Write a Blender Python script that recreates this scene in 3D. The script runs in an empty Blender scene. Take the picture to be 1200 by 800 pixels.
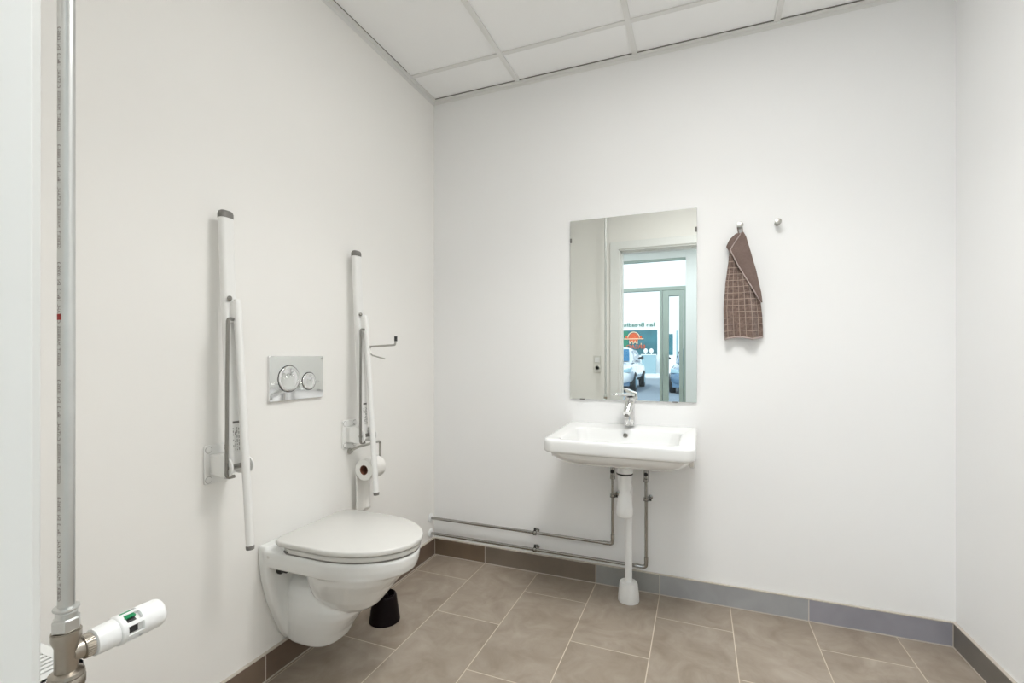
import bpy, bmesh, math, random
from mathutils import Vector, Matrix
random.seed(7)
PI = math.pi
COL = bpy.context.scene.collection

# ------------------------------------------------------------------ materials
def new_mat(name):
    m = bpy.data.materials.new(name); m.use_nodes = True
    nt = m.node_tree; b = nt.nodes['Principled BSDF']
    return m, nt, b
def srgb(r, g, b):
    f = lambda c: (c/255/12.92) if c/255 <= .04045 else ((c/255+.055)/1.055)**2.4
    return (f(r), f(g), f(b), 1)
def pmat(name, col, rough=.5, metal=0, noise=0, nscale=20, bump=0, bscale=200, coat=0, spec=None, emis=None, emis_s=0):
    m, nt, b = new_mat(name)
    b.inputs['Base Color'].default_value = col
    b.inputs['Roughness'].default_value = rough
    b.inputs['Metallic'].default_value = metal
    b.inputs['Coat Weight'].default_value = coat
    if spec is not None: b.inputs['Specular IOR Level'].default_value = spec
    if emis: b.inputs['Emission Color'].default_value = emis; b.inputs['Emission Strength'].default_value = emis_s
    tc = nt.nodes.new('ShaderNodeTexCoord')
    if noise:
        n = nt.nodes.new('ShaderNodeTexNoise'); n.inputs['Scale'].default_value = nscale; n.inputs['Detail'].default_value = 5
        nt.links.new(tc.outputs['Object'], n.inputs['Vector'])
        mx = nt.nodes.new('ShaderNodeMix'); mx.data_type = 'RGBA'
        mx.inputs[6].default_value = tuple(c*(1-noise) for c in col[:3])+(1,)
        mx.inputs[7].default_value = tuple(min(1, c*(1+noise)) for c in col[:3])+(1,)
        nt.links.new(n.outputs['Fac'], mx.inputs[0]); nt.links.new(mx.outputs[2], b.inputs['Base Color'])
    if bump:
        n = nt.nodes.new('ShaderNodeTexNoise'); n.inputs['Scale'].default_value = bscale; n.inputs['Detail'].default_value = 3
        nt.links.new(tc.outputs['Object'], n.inputs['Vector'])
        bp = nt.nodes.new('ShaderNodeBump'); bp.inputs['Strength'].default_value = bump; bp.inputs['Distance'].default_value = .002
        nt.links.new(n.outputs['Fac'], bp.inputs['Height']); nt.links.new(bp.outputs['Normal'], b.inputs['Normal'])
    return m

M = {}
M['wall']      = pmat('painted_wall', (.835, .838, .838, 1), .75, noise=.008, nscale=3, bump=.05, bscale=140, spec=.25)
M['wall_left'] = pmat('painted_wall_left', (.845, .836, .812, 1), .75, noise=.008, nscale=3, bump=.05, bscale=140, spec=.25)
M['ceil']      = pmat('ceiling_panel', (.90, .905, .905, 1), .95, noise=.012, nscale=6, bump=.1, bscale=400, spec=.1)
M['tbar']      = pmat('ceiling_bar', (.75, .75, .735, 1), .6, noise=.01, nscale=20)
M['trimwhite'] = pmat('white_lacquer', (.78, .795, .785, 1), .35, noise=.005, nscale=10)
M['ceramic']   = pmat('white_ceramic', (.80, .805, .80, 1), .08, noise=.004, nscale=8, coat=.3)
M['wcceramic'] = pmat('toilet_ceramic', (.80, .81, .80, 1), .10, noise=.004, nscale=8, coat=.3)
M['seat']      = pmat('seat_plastic', (.66, .655, .63, 1), .20, noise=.004, nscale=8)
M['railwhite'] = pmat('powder_coated_white', (.80, .80, .785, 1), .3, noise=.006, nscale=30)
M['grey']      = pmat('grey_plastic', srgb(118, 116, 112), .5, noise=.04, nscale=60)
M['dark']      = pmat('dark_rubber', (.02, .02, .02, 1), .5, noise=.1, nscale=60)
M['steel']     = pmat('brushed_steel', (.30, .29, .27, 1), .28, 1, noise=.08, nscale=80)
M['pipe']      = pmat('chromed_pipe', (.40, .395, .375, 1), .16, 1, noise=.06, nscale=60)
M['galv']      = pmat('galvanised_pipe', (.66, .67, .66, 1), .33, 1, noise=.08, nscale=30, bump=.1, bscale=60)
M['nickel']    = pmat('nickel_brass', (.42, .385, .335, 1), .34, 1, noise=.10, nscale=50)
M['chrome']    = pmat('chrome', (.78, .78, .78, 1), .04, 1, noise=.01, nscale=10)
M['hookmetal'] = pmat('satin_steel', (.46, .45, .42, 1), .38, 1, noise=.05, nscale=80)
M['plasticw']  = pmat('white_plastic', (.85, .86, .86, 1), .35, noise=.004, nscale=20)
M['rubberw']   = pmat('white_rubber', (.82, .82, .81, 1), .5, noise=.01, nscale=30)
M['brush']     = pmat('aubergine_black_plastic', (.005, .0025, .003, 1), .42, noise=.15, nscale=40, spec=.14)
M['green']     = pmat('green_plastic', srgb(10, 130, 80), .4, noise=.05, nscale=40)
M['paper']     = pmat('tissue_paper', (.80, .79, .76, 1), .9, noise=.02, nscale=120, bump=.3, bscale=300)
M['core']      = pmat('cardboard_core', srgb(120, 78, 58), .85, noise=.1, nscale=80)
M['print']     = pmat('printed_ink', srgb(95, 78, 72), .6, noise=.05, nscale=200)
M['red']       = pmat('red_mark', srgb(165, 35, 30), .6, noise=.05, nscale=200)
M['label']     = pmat('label_paper', (.78, .78, .76, 1), .5, noise=.01, nscale=80)
M['grout']     = pmat('silicone_joint', srgb(190, 182, 172), .7, noise=.04, nscale=60)
M['socket']    = pmat('socket_plastic', (.70, .70, .66, 1), .35, noise=.01, nscale=40)

def mirror_mat():
    m, nt, b = new_mat('mirror_glass')
    b.inputs['Base Color'].default_value = (.86, .885, .86, 1); b.inputs['Metallic'].default_value = 1
    n = nt.nodes.new('ShaderNodeTexNoise'); n.inputs['Scale'].default_value = 4
    tc = nt.nodes.new('ShaderNodeTexCoord'); nt.links.new(tc.outputs['Object'], n.inputs['Vector'])
    mr = nt.nodes.new('ShaderNodeMapRange'); mr.inputs['To Min'].default_value = 0.0; mr.inputs['To Max'].default_value = .004
    nt.links.new(n.outputs['Fac'], mr.inputs['Value']); nt.links.new(mr.outputs['Result'], b.inputs['Roughness'])
    return m
M['mirror'] = mirror_mat()

def glass_mat(name, tint, refl=.06):
    m = bpy.data.materials.new(name); m.use_nodes = True; nt = m.node_tree
    nt.nodes.clear()
    o = nt.nodes.new('ShaderNodeOutputMaterial'); t = nt.nodes.new('ShaderNodeBsdfTransparent'); t.inputs[0].default_value = tint
    g = nt.nodes.new('ShaderNodeBsdfGlossy'); g.inputs['Roughness'].default_value = .01
    fr = nt.nodes.new('ShaderNodeFresnel'); fr.inputs[0].default_value = 1.35
    mx = nt.nodes.new('ShaderNodeMixShader')
    nt.links.new(fr.outputs[0], mx.inputs[0]); nt.links.new(t.outputs[0], mx.inputs[1]); nt.links.new(g.outputs[0], mx.inputs[2])
    nt.links.new(mx.outputs[0], o.inputs[0])
    return m
M['pane'] = glass_mat('clear_glazing', (.95, .98, .97, 1))

def tile_floor_mat():
    """60 x 30 cm tiles in running bond: 30 cm columns along x, 60 cm lengths along y."""
    T = .302; X0 = .3242
    m, nt, b = new_mat('brown_stone_tiles'); N = nt.nodes; Lk = nt.links
    def mth(op, a, c=None, d=None):
        n = N.new('ShaderNodeMath'); n.operation = op
        for i, v in enumerate((a, c, d)):
            if v is None: continue
            if isinstance(v, (int, float)): n.inputs[i].default_value = v
            else: Lk.new(v, n.inputs[i])
        return n.outputs[0]
    tc = N.new('ShaderNodeTexCoord'); sp = N.new('ShaderNodeSeparateXYZ'); Lk.new(tc.outputs['Object'], sp.inputs[0])
    u = mth('DIVIDE', mth('SUBTRACT', sp.outputs[0], X0-T), T)
    iu = mth('FLOOR', u); fu = mth('SUBTRACT', u, iu)
    par = mth('MODULO', mth('ADD', iu, 20), 2)
    v = mth('DIVIDE', mth('ADD', mth('SUBTRACT', sp.outputs[1], -.215), mth('MULTIPLY', par, T)), 2*T)
    iv = mth('FLOOR', v); fv = mth('SUBTRACT', v, iv)
    du = mth('MULTIPLY', mth('MINIMUM', fu, mth('SUBTRACT', 1, fu)), T)
    dv = mth('MULTIPLY', mth('MINIMUM', fv, mth('SUBTRACT', 1, fv)), 2*T)
    dd = mth('MINIMUM', du, dv)
    g = N.new('ShaderNodeMapRange'); g.inputs['From Min'].default_value = .0012; g.inputs['From Max'].default_value = .0022
    Lk.new(dd, g.inputs['Value'])          # 0 in the joint, 1 on the tile
    cmb = N.new('ShaderNodeCombineXYZ'); Lk.new(iu, cmb.inputs[0]); Lk.new(iv, cmb.inputs[1])
    wn = N.new('ShaderNodeTexWhiteNoise'); Lk.new(cmb.outputs[0], wn.inputs['Vector'])
    add = N.new('ShaderNodeVectorMath'); add.operation = 'MULTIPLY_ADD'
    Lk.new(wn.outputs['Color'], add.inputs[0]); add.inputs[1].default_value = (9, 9, 9); Lk.new(tc.outputs['Object'], add.inputs[2])
    n1 = N.new('ShaderNodeTexNoise'); n1.inputs['Scale'].default_value = 7; n1.inputs['Detail'].default_value = 8; n1.inputs['Roughness'].default_value = .62
    n1.inputs['Distortion'].default_value = .8
    Lk.new(add.outputs[0], n1.inputs['Vector'])
    cr = N.new('ShaderNodeValToRGB'); Lk.new(n1.outputs['Fac'], cr.inputs[0])
    e = cr.color_ramp.elements
    e[0].position = .28; e[0].color = srgb(137, 124, 110); e[1].position = .72; e[1].color = srgb(169, 158, 146)
    x = cr.color_ramp.elements.new(.5); x.color = srgb(154, 142, 128)
    n2 = N.new('ShaderNodeTexNoise'); n2.inputs['Scale'].default_value = 28; n2.inputs['Detail'].default_value = 4
    Lk.new(add.outputs[0], n2.inputs['Vector'])
    hs = N.new('ShaderNodeHueSaturation'); Lk.new(cr.outputs[0], hs.inputs['Color'])
    mr = N.new('ShaderNodeMapRange'); mr.inputs['To Min'].default_value = .92; mr.inputs['To Max'].default_value = 1.08
    Lk.new(mth('ADD', mth('MULTIPLY', wn.outputs['Value'], .5), mth('MULTIPLY', n2.outputs['Fac'], .5)), mr.inputs['Value'])
    Lk.new(mr.outputs[0], hs.inputs['Value'])
    mx = N.new('ShaderNodeMix'); mx.data_type = 'RGBA'
    mx.inputs[6].default_value = srgb(205, 194, 178); Lk.new(hs.outputs[0], mx.inputs[7]); Lk.new(g.outputs[0], mx.inputs[0])
    Lk.new(mx.outputs[2], b.inputs['Base Color'])
    rr = N.new('ShaderNodeMapRange'); rr.inputs['To Min'].default_value = .8; rr.inputs['To Max'].default_value = .34
    Lk.new(g.outputs[0], rr.inputs['Value']); Lk.new(rr.outputs[0], b.inputs['Roughness'])
    bp = N.new('ShaderNodeBump'); bp.inputs['Strength'].default_value = .4; bp.inputs['Distance'].default_value = .001
    Lk.new(mth('ADD', g.outputs[0], mth('MULTIPLY', n2.outputs['Fac'], .15)), bp.inputs['Height']); Lk.new(bp.outputs[0], b.inputs['Normal'])
    return m
M['floor'] = tile_floor_mat()

def skirting_mat(name, axis, joints, cols):
    """tile plinth: joints at given coordinates along an axis, a tone for every tile between them"""
    m, nt, b = new_mat(name); N = nt.nodes; Lk = nt.links
    def mth(op, a, c=None):
        n = N.new('ShaderNodeMath'); n.operation = op
        for i, v in enumerate((a, c)):
            if v is None: continue
            if isinstance(v, (int, float)): n.inputs[i].default_value = v
            else: Lk.new(v, n.inputs[i])
        return n.outputs[0]
    tc = N.new('ShaderNodeTexCoord'); sp = N.new('ShaderNodeSeparateXYZ'); Lk.new(tc.outputs['Object'], sp.inputs[0])
    a = sp.outputs[axis]
    n1 = N.new('ShaderNodeTexNoise'); n1.inputs['Scale'].default_value = 7; n1.inputs['Detail'].default_value = 7; n1.inputs['Distortion'].default_value = .6
    Lk.new(tc.outputs['Object'], n1.inputs['Vector'])
    cur = None; dmin = None
    for i, c in enumerate(cols):
        if cur is None:
            rgb = N.new('ShaderNodeRGB'); rgb.outputs[0].default_value = c; cur = rgb.outputs[0]; continue
        st = mth('GREATER_THAN', a, joints[i-1])
        mx = N.new('ShaderNodeMix'); mx.data_type = 'RGBA'
        Lk.new(st, mx.inputs[0]); Lk.new(cur, mx.inputs[6]); mx.inputs[7].default_value = c; cur = mx.outputs[2]
    for j in joints:
        d = mth('ABSOLUTE', mth('SUBTRACT', a, j))
        dmin = d if dmin is None else mth('MINIMUM', dmin, d)
    hs = N.new('ShaderNodeHueSaturation'); Lk.new(cur, hs.inputs['Color'])
    mr = N.new('ShaderNodeMapRange'); mr.inputs['To Min'].default_value = .78; mr.inputs['To Max'].default_value = 1.22
    Lk.new(n1.outputs['Fac'], mr.inputs['Value']); Lk.new(mr.outputs[0], hs.inputs['Value'])
    gx = mth('LESS_THAN', dmin, .0016)
    mx = N.new('ShaderNodeMix'); mx.data_type = 'RGBA'
    Lk.new(gx, mx.inputs[0]); Lk.new(hs.outputs[0], mx.inputs[6]); mx.inputs[7].default_value = srgb(205, 198, 188)
    Lk.new(mx.outputs[2], b.inputs['Base Color']); b.inputs['Roughness'].default_value = .42
    return m
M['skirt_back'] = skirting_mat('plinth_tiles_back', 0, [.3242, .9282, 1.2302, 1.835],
    [srgb(112, 96, 80), srgb(120, 109, 98), srgb(146, 146, 143), srgb(156, 157, 159), srgb(146, 145, 153)])  # tiles differ in tone; warm-to-cool light along the wall is coloured in too
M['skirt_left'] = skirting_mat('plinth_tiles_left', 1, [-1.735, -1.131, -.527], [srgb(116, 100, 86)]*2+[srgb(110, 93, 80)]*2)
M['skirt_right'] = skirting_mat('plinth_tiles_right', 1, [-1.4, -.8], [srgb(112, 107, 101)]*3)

# ------------------------------------------------------------------ mesh builder
def frame_of(d):
    d = d.normalized(); a = Vector((0, 0, 1)) if abs(d.z) < .9 else Vector((1, 0, 0))
    u = d.cross(a).normalized(); return u, d.cross(u).normalized()
def fillet(pts, r, n=6):
    """round the inner corners of a polyline"""
    P = [Vector(p) for p in pts]; out = [P[0]]
    for i in range(1, len(P)-1):
        a = (P[i-1]-P[i]); c = (P[i+1]-P[i]); la, lc = a.length, c.length
        ang = a.angle(c); t = min(r/math.tan(ang/2), la*.49, lc*.49)
        A = P[i]+a.normalized()*t; C = P[i]+c.normalized()*t
        for k in range(n+1):
            s = k/n; out.append(A*(1-s)**2 + P[i]*2*s*(1-s) + C*s*s)
    out.append(P[-1]); return out
def rrect(cx, cy, hw, hd, r, n=6):
    r = min(r, hw*.999, hd*.999); out = []
    for (sx, sy, a0) in ((1, 1, 0), (-1, 1, PI/2), (-1, -1, PI), (1, -1, 3*PI/2)):
        for k in range(n+1):
            a = a0+PI/2*k/n; out.append((cx+sx*(hw-r)+r*math.cos(a), cy+sy*(hd-r)+r*math.sin(a)))
    return out
class MB:
    def __init__(s): s.v = []; s.f = []; s.mi = []; s.uv = None
    def add(s, vs, fs):
        o = len(s.v); s.v += [Vector(v) for v in vs]; s.f += [[i+o for i in f] for f in fs]; return s
    def box(s, x0, x1, y0, y1, z0, z1):
        vs = [(x, y, z) for x in (x0, x1) for y in (y0, y1) for z in (z0, z1)]
        return s.add(vs, [(0, 1, 3, 2), (4, 6, 7, 5), (0, 4, 5, 1), (2, 3, 7, 6), (0, 2, 6, 4), (1, 5, 7, 3)])
    def loft(s, rings, cap0=True, cap1=True, closed=False):
        n = len(rings[0]); vs = [p for r in rings for p in r]; fs = []
        m = len(rings)
        for i in range(m if closed else m-1):
            a, b = i*n, ((i+1) % m)*n
            for k in range(n): fs.append((a+k, a+(k+1) % n, b+(k+1) % n, b+k))
        if cap0 and not closed: fs.append(tuple(range(n))[::-1])
        if cap1 and not closed: fs.append(tuple(range((m-1)*n, m*n)))
        return s.add(vs, fs)
    def tube(s, pts, r, n=16, cap=True):
        P = [Vector(p) for p in pts]; R = r if isinstance(r, (list, tuple)) else [r]*len(P)
        T = []
        for i in range(len(P)):
            a = P[min(i+1, len(P)-1)]-P[max(i-1, 0)]; T.append(a.normalized())
        u, w = frame_of(T[0]); rings = []
        for i, p in enumerate(P):
            if i: u = (u - T[i]*u.dot(T[i])).normalized()
            w = T[i].cross(u)
            rings.append([p+(u*math.cos(2*PI*k/n)+w*math.sin(2*PI*k/n))*R[i] for k in range(n)])
        return s.loft(rings, cap, cap)
    def cyl(s, a, b, r, r2=None, n=24): return s.tube([a, b], [r, r if r2 is None else r2], n)
    def lathe(s, o, d, prof, n=32, cap=True):
        o = Vector(o); d = Vector(d).normalized(); u, w = frame_of(d)
        return s.loft([[o+d*h+(u*math.cos(2*PI*k/n)+w*math.sin(2*PI*k/n))*max(r, 1e-5) for k in range(n)] for r, h in prof], cap, cap)
    def prism(s, poly, fn0, fn1):
        return s.loft([[fn0(*p) for p in poly], [fn1(*p) for p in poly]])
    def build(s, name, mat, parent=None, loc=(0, 0, 0), bevel=0, seg=2, smooth=30, mods=None, fix=True):
        off = Vector(parent['_off']) if parent is not None else Vector(loc)
        me = bpy.data.meshes.new(name)
        me.from_pydata([tuple(v-off) for v in s.v], [], s.f)
        if fix:
            bm = bmesh.new(); bm.from_mesh(me)
            bmesh.ops.remove_doubles(bm, verts=bm.verts, dist=1e-6)
            bmesh.ops.recalc_face_normals(bm, faces=bm.faces); bm.to_mesh(me); bm.free()
        me.materials.append(mat)
        if smooth:
            for p in me.polygons: p.use_smooth = True
            me.set_sharp_from_angle(angle=math.radians(smooth))
        o = bpy.data.objects.new(name, me); COL.objects.link(o)
        if parent is not None: o.parent = parent
        else: o.location = off
        o['_off'] = tuple(off)
        if bevel:
            b = o.modifiers.new('bevel', 'BEVEL'); b.width = bevel; b.segments = seg; b.limit_method = 'ANGLE'; b.angle_limit = math.radians(40)
        return o
def tag(o, label=None, cat=None, group=None, kind=None):
    if label: o['label'] = label
    if cat: o['category'] = cat
    if group: o['group'] = group
    if kind: o['kind'] = kind
    return o
def thing(name, label, cat, loc=(0, 0, 0), group=None):
    o = bpy.data.objects.new(name, None); COL.objects.link(o); o.location = loc; o['_off'] = tuple(loc)
    o.empty_display_size = .05
    return tag(o, label, cat, group)
def structure(o): o['kind'] = 'structure'; return o
def copy_tree(o, parent=None):
    c = o.copy(); COL.objects.link(c)
    if parent is not None: c.parent = parent
    for ch in list(o.children): copy_tree(ch, c)
    return c
def text_mesh(body, size, depth, font_scale=1.0):
    """letters as plain mesh data (x right, y up), from Blender's built-in font"""
    cu = bpy.data.curves.new('lettering', 'FONT'); cu.body = body; cu.size = size; cu.extrude = depth; cu.resolution_u = 3
    ob = bpy.data.objects.new('lettering_tmp', cu); COL.objects.link(ob)
    dg = bpy.context.evaluated_depsgraph_get(); dg.update()
    me = bpy.data.meshes.new_from_object(ob.evaluated_get(dg))
    bpy.data.objects.remove(ob); bpy.data.curves.remove(cu)
    return me

# ------------------------------------------------------------------ room shell
H = 2.571; W = 2.326; YF = -2.045; YFB = -2.165; LEAN = math.tan(math.radians(1.42))
xr = lambda y: W + LEAN*(-y)      # the right wall opens slightly towards the viewer
HY = -4.56                        # storefront line
HX0, HX1 = -1.2, 2.9              # hall beyond the door
structure(MB().box(-.2, 3.2, HY-.1, .2, -.12, 0).build('floor', M['floor']))
structure(MB().box(-.2, 3.0, 0, .15, -.1, 2.9).build('wall_back', M['wall']))
structure(MB().box(-.15, 0, YFB, 0, -.1, 2.9).build('wall_left', M['wall_left']))
mb = MB(); mb.prism([(xr(0), 0), (xr(YFB), YFB), (3.0, YFB), (3.0, 0)], lambda x, y: (x, y, -.1), lambda x, y: (x, y, 2.9))
structure(mb.build('wall_right', M['wall']))
# front wall with the door opening
DX0, DX1, DZ = .722, 1.64, 2.095
mb = MB().box(-.15, DX0, YFB, YF, -.1, 2.9).box(DX1, 3.0, YFB, YF, -.1, 2.9).box(DX0, DX1, YFB, YF, DZ, 2.9)
structure(mb.build('wall_front', M['wall_left']))
structure(MB().box(-.01, 2.45, YF-.01, .01, H+.004, H+.03).build('ceiling', M['ceil']))

# suspended ceiling: T bars and edge angles
n = 0
def trim(mbx, mat=M['tbar'], bevel=0):
    global n; n += 1
    return structure(mbx.build('trim_%d' % n, mat, bevel=bevel))
for x in (.515, 1.117, 1.715, 2.31): trim(MB().box(x-.012, x+.012, YF, -.021, H-.004, H+.0035))
for y in (-.25, -.85, -1.45): trim(MB().box(.021, 2.35, y-.011, y+.011, H-.003, H+.0033))
trim(MB().box(0, .02, YF, 0, H-.006, H+.0035).box(0, .002, YF, 0, H-.026, H-.006))
trim(MB().box(.02, xr(0), -.02, 0, H-.006, H+.0035).box(.002, xr(0), -.002, 0, H-.022, H-.006))
trim(MB().box(.02, xr(0), -.0215, -.0195, H-.001, H+.0033), M['grey'])       # grey strip drawn as the shadow line along the back angle
trim(MB().box(.0198, .0208, YF, -.3, H-.001, H+.0033), M['grey'])  # thinner grey strip drawing the shadow line at the left edge

# tile plinths
SK = .092
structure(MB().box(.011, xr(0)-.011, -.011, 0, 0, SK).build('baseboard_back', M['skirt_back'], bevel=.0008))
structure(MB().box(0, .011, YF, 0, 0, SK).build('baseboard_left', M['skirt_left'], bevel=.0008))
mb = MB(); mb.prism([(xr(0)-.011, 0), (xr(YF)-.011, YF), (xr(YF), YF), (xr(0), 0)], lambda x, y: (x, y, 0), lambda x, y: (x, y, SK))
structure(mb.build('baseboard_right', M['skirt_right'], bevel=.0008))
# light joints: floor line, plinth top, inner corners
trim(MB().box(.0125, xr(0)-.012, -.0135, -.011, 0, .0035).box(.011, xr(0)-.011, -.0125, 0, SK, SK+.0035), M['grout'])
trim(MB().box(.011, .0135, YF, -.0125, 0, .0035).box(0, .0125, YF, 0, SK, SK+.003).box(.011, .0135, -.0135, -.011, 0, SK), M['grout'])
mb = MB(); mb.prism([(xr(0)-.0135, -.0125), (xr(YF)-.0135, YF), (xr(YF)-.011, YF), (xr(0)-.011, -.0125)], lambda x, y: (x, y, 0), lambda x, y: (x, y, .0035))
mb.prism([(xr(0)-.0125, 0), (xr(YF)-.0125, YF), (xr(YF), YF), (xr(0), 0)], lambda x, y: (x, y, SK), lambda x, y: (x, y, SK+.003))
mb.box(xr(0)-.0135, xr(0)-.011, -.0135, -.011, 0, SK)
trim(mb, M['grout'])

# door lining and casing
mb = MB()
for xa, xb, s in ((DX0-.005, DX0+.012, 1), (DX1-.012, DX1+.005, -1)):
    mb.box(xa, xb, YFB-.012, YF-.001, 0, DZ)
mb.box(DX0, DX1, YFB-.012, YF-.001, DZ-.012, DZ+.005)
# stop bead
mb.box(DX0+.008, DX0+.024, YFB-.01, -2.095, 0, DZ).box(DX1-.024, DX1-.008, YFB-.01, -2.095, 0, DZ).box(DX0, DX1, YFB-.01, -2.095, DZ-.024, DZ-.008)
# casing on both faces
for (ya, yb) in ((YF, YF+.012), (YFB-.012, YFB)):
    mb.box(DX0-.078, DX0-.004, ya, yb, 0, DZ+.07).box(DX1+.004, DX1+.078, ya, yb, 0, DZ+.07).box(DX0-.004, DX1+.004, ya, yb, DZ+.002, DZ+.07)
structure(mb.build('door_1', M['trimwhite'], bevel=.002))

# ------------------------------------------------------------------ hall beyond the door (seen in the mirror)
M['hallwall'] = pmat('hall_wall_paint', (.86, .90, .90, 1), .7, noise=.01, nscale=3)
M['alu'] = pmat('grey_green_aluminium', srgb(168, 184, 178), .45, noise=.03, nscale=20)
structure(MB().box(HX0-.1, HX0, HY, YFB, -.1, 2.9).build('wall_hall_left', M['hallwall']))
structure(MB().box(HX1, HX1+.1, HY, YFB, -.1, 2.9).build('wall_hall_right', M['hallwall']))
structure(MB().box(HX0-.1, HX1+.1, HY-.1, YFB, 2.60, 2.66).build('ceiling_hall', M['ceil']))
structure(MB().box(-1.3, -.2, HY-.1, YFB, -.12, 0).build('floor_hall', M['floor']))
structure(MB().box(-1.3, -.15, YFB-.06, YFB, -.1, 2.9).build('wall_hall_front', M['hallwall']))
# pier to the right of the glazing
structure(MB().box(1.235, HX1, HY-.12, HY+.06, -.1, 2.9).build('wall_street', M['hallwall'], bevel=.004))
# storefront frame: sill, transom, head, mullions, narrow door leaf
yg0, yg1 = HY-.03, HY+.03
mb = MB().box(HX0, 1.235, yg0, yg1, 0, .09).box(HX0, 1.235, yg0, yg1, 2.445, 2.475).box(HX0, 1.235, yg0-.005, yg1+.005, 2.035, 2.085)
for x in (-1.17, .912, 1.222): mb.box(x-.018, x+.018, yg0, yg1, 0, 2.06)
win = structure(mb.build('window_1', M['alu'], bevel=.003))
structure(MB().box(HX0, 1.235, HY-.10, HY+.04, 2.475, 2.60).build('wall_bulkhead', M['hallwall']))
o = MB().box(HX0, .90, HY-.004, HY+.004, .09, 2.04).build('pane', M['pane'], win)
o = MB().box(HX0, 1.235, HY-.004, HY+.004, 2.085, 2.445).build('pane', M['pane'], win)
mb = MB().box(.935, 1.012, yg0-.01, yg1+.01, .03, 2.03).box(1.152, 1.200, yg0-.01, yg1+.01, .03, 2.03).box(1.012, 1.152, yg0-.01, yg1+.01, 1.955, 2.03).box(1.012, 1.152, yg0-.01, yg1+.01, .03, .30)
dr = structure(mb.build('door_2', M['alu'], bevel=.003))
MB().box(1.012, 1.152, HY-.004, HY+.004, .30, 1.955).build('pane', M['pane'], dr)
MB().cyl((.97, HY+.075, .85), (.97, HY+.075, 1.15), .011).cyl((.97, HY+.03, .9), (.97, HY+.075, .9), .007).cyl((.97, HY+.03, 1.1), (.97, HY+.075, 1.1), .007).build('door_handle', M['alu'], dr)

# ------------------------------------------------------------------ street
M['asphalt'] = pmat('asphalt', srgb(140, 150, 160), .85, noise=.12, nscale=3, bump=.3, bscale=90)
M['pave'] = pmat('pale_pavement', srgb(225, 228, 230), .8, noise=.05, nscale=4)
M['facade'] = pmat('white_render_facade', (.88, .89, .90, 1), .8, noise=.02, nscale=2)
M['teal'] = pmat('teal_window', srgb(62, 116, 128), .25, noise=.45, nscale=1.2)
M['greenwin'] = pmat('green_window_film', srgb(40, 128, 104), .35, noise=.25, nscale=3)
M['signgreen'] = pmat('sign_green', srgb(50, 120, 100), .5, noise=.05, nscale=8)
M['orange'] = pmat('sign_orange', srgb(214, 92, 48), .5, noise=.06, nscale=8)
M['cream'] = pmat('sign_cream', srgb(240, 205, 170), .5, noise=.06, nscale=8)
M['panel'] = pmat('blue_grey_panel', srgb(150, 180, 192), .5, noise=.08, nscale=3)
structure(MB().box(-30, 30, -23, HY-.1, -.14, -.02).build('ground', M['asphalt']))
structure(MB().box(-30, 30, -40, -23, -.14, .06).build('pavement', M['pave']))
FY = -28.4
bd = thing('shop_building', 'white shop building across the street with teal windows and green lettering', 'building', (-3, FY, .06))
MB().box(-22, 18, FY-1, FY, .06, 9).build('wall', M['facade'], bd)
MB().box(-9, -1.03, FY-.02, FY+.03, 1.2, 2.77).build('window', M['teal'], bd)
MB().box(-9, -2.80, FY+.03, FY+.04, 1.2, 2.74).build('window_film', M['greenwin'], bd)
MB().box(-.50, -.10, FY-.02, FY+.03, 1.2, 2.5).build('window', M['teal'], bd)
MB().box(.10, .18, FY-.02, FY+.05, .1, 2.7).build('drainpipe', M['panel'], bd)
def lettering(name, body, size, mat, parent, x, y, z, ny=1, width=None):
    me = text_mesh(body, size, .01)
    xs = [v.co.x for v in me.vertices]; w = max(xs)-min(xs); k = (width/w) if width else 1
    off = Vector(parent['_off'])
    for v in me.vertices:            # reads left to right for someone looking along -y (from the shop towards the street)
        c = v.co.copy(); v.co = Vector((x-(c.x-min(xs))*k, y+c.z, z+c.y))-off
    me.materials.clear(); me.materials.append(mat)
    o = bpy.data.objects.new(name, me); COL.objects.link(o); o.parent = parent; o['_off'] = tuple(off); return o
lettering('sign_lettering', 'Ian', .36, M['signgreen'], bd, -1.19, FY+.03, 3.0, width=.48)
lettering('sign_lettering', 'Breadho', .36, M['signgreen'], bd, -1.83, FY+.03, 3.0, width=1.38)
# round emblem with two wings, over the words
cxl = -2.46
mb = MB().lathe((cxl, FY+.045, 2.30), (0, 1, 0), [(.30, 0), (.30, .03)], n=28)
lg = mb.build('sign_emblem', M['orange'], bd)
mb = MB()
for k in range(19):
    a0 = PI*k/18; a1 = PI*(k+1)/18
    if k == 18: break
    mb.add([(cxl+math.cos(a)*r, FY+.085, 2.30+math.sin(a)*r) for a, r in ((a0, .33), (a1, .33), (a1, .38), (a0, .38))], [(0, 1, 2, 3)])
mb.box(cxl-.62, cxl+.62, FY+.07, FY+.09, 2.20, 2.25)
mb.build('emblem_band', M['cream'], lg)
for wx in (-.5, .32): MB().box(cxl+wx, cxl+wx+.18, FY+.05, FY+.07, 2.26, 2.42).build('emblem_wing', M['orange'], lg)
MB().box(-2.02, -1.98, FY+.04, FY+.06, 1.6, 1.95).build('window_decal', M['cream'], bd)
lettering('emblem_lettering', 'IAN', .34, M['cream'], bd, cxl+.26, FY+.1, 1.90, width=.52)
lettering('lower_lettering', 'BREAD', .36, M['orange'], bd, cxl+.70, FY+.1, 1.60, width=1.15)
pl = thing('planter_panel', 'low blue grey screen standing on the pavement before the teal shop window', 'screen', (-1.5, -27.92, .06))
MB().box(-1.93, -1.06, -28.0, -27.85, .06, 1.2).build('panel', M['panel'], pl, bevel=.01)
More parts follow.
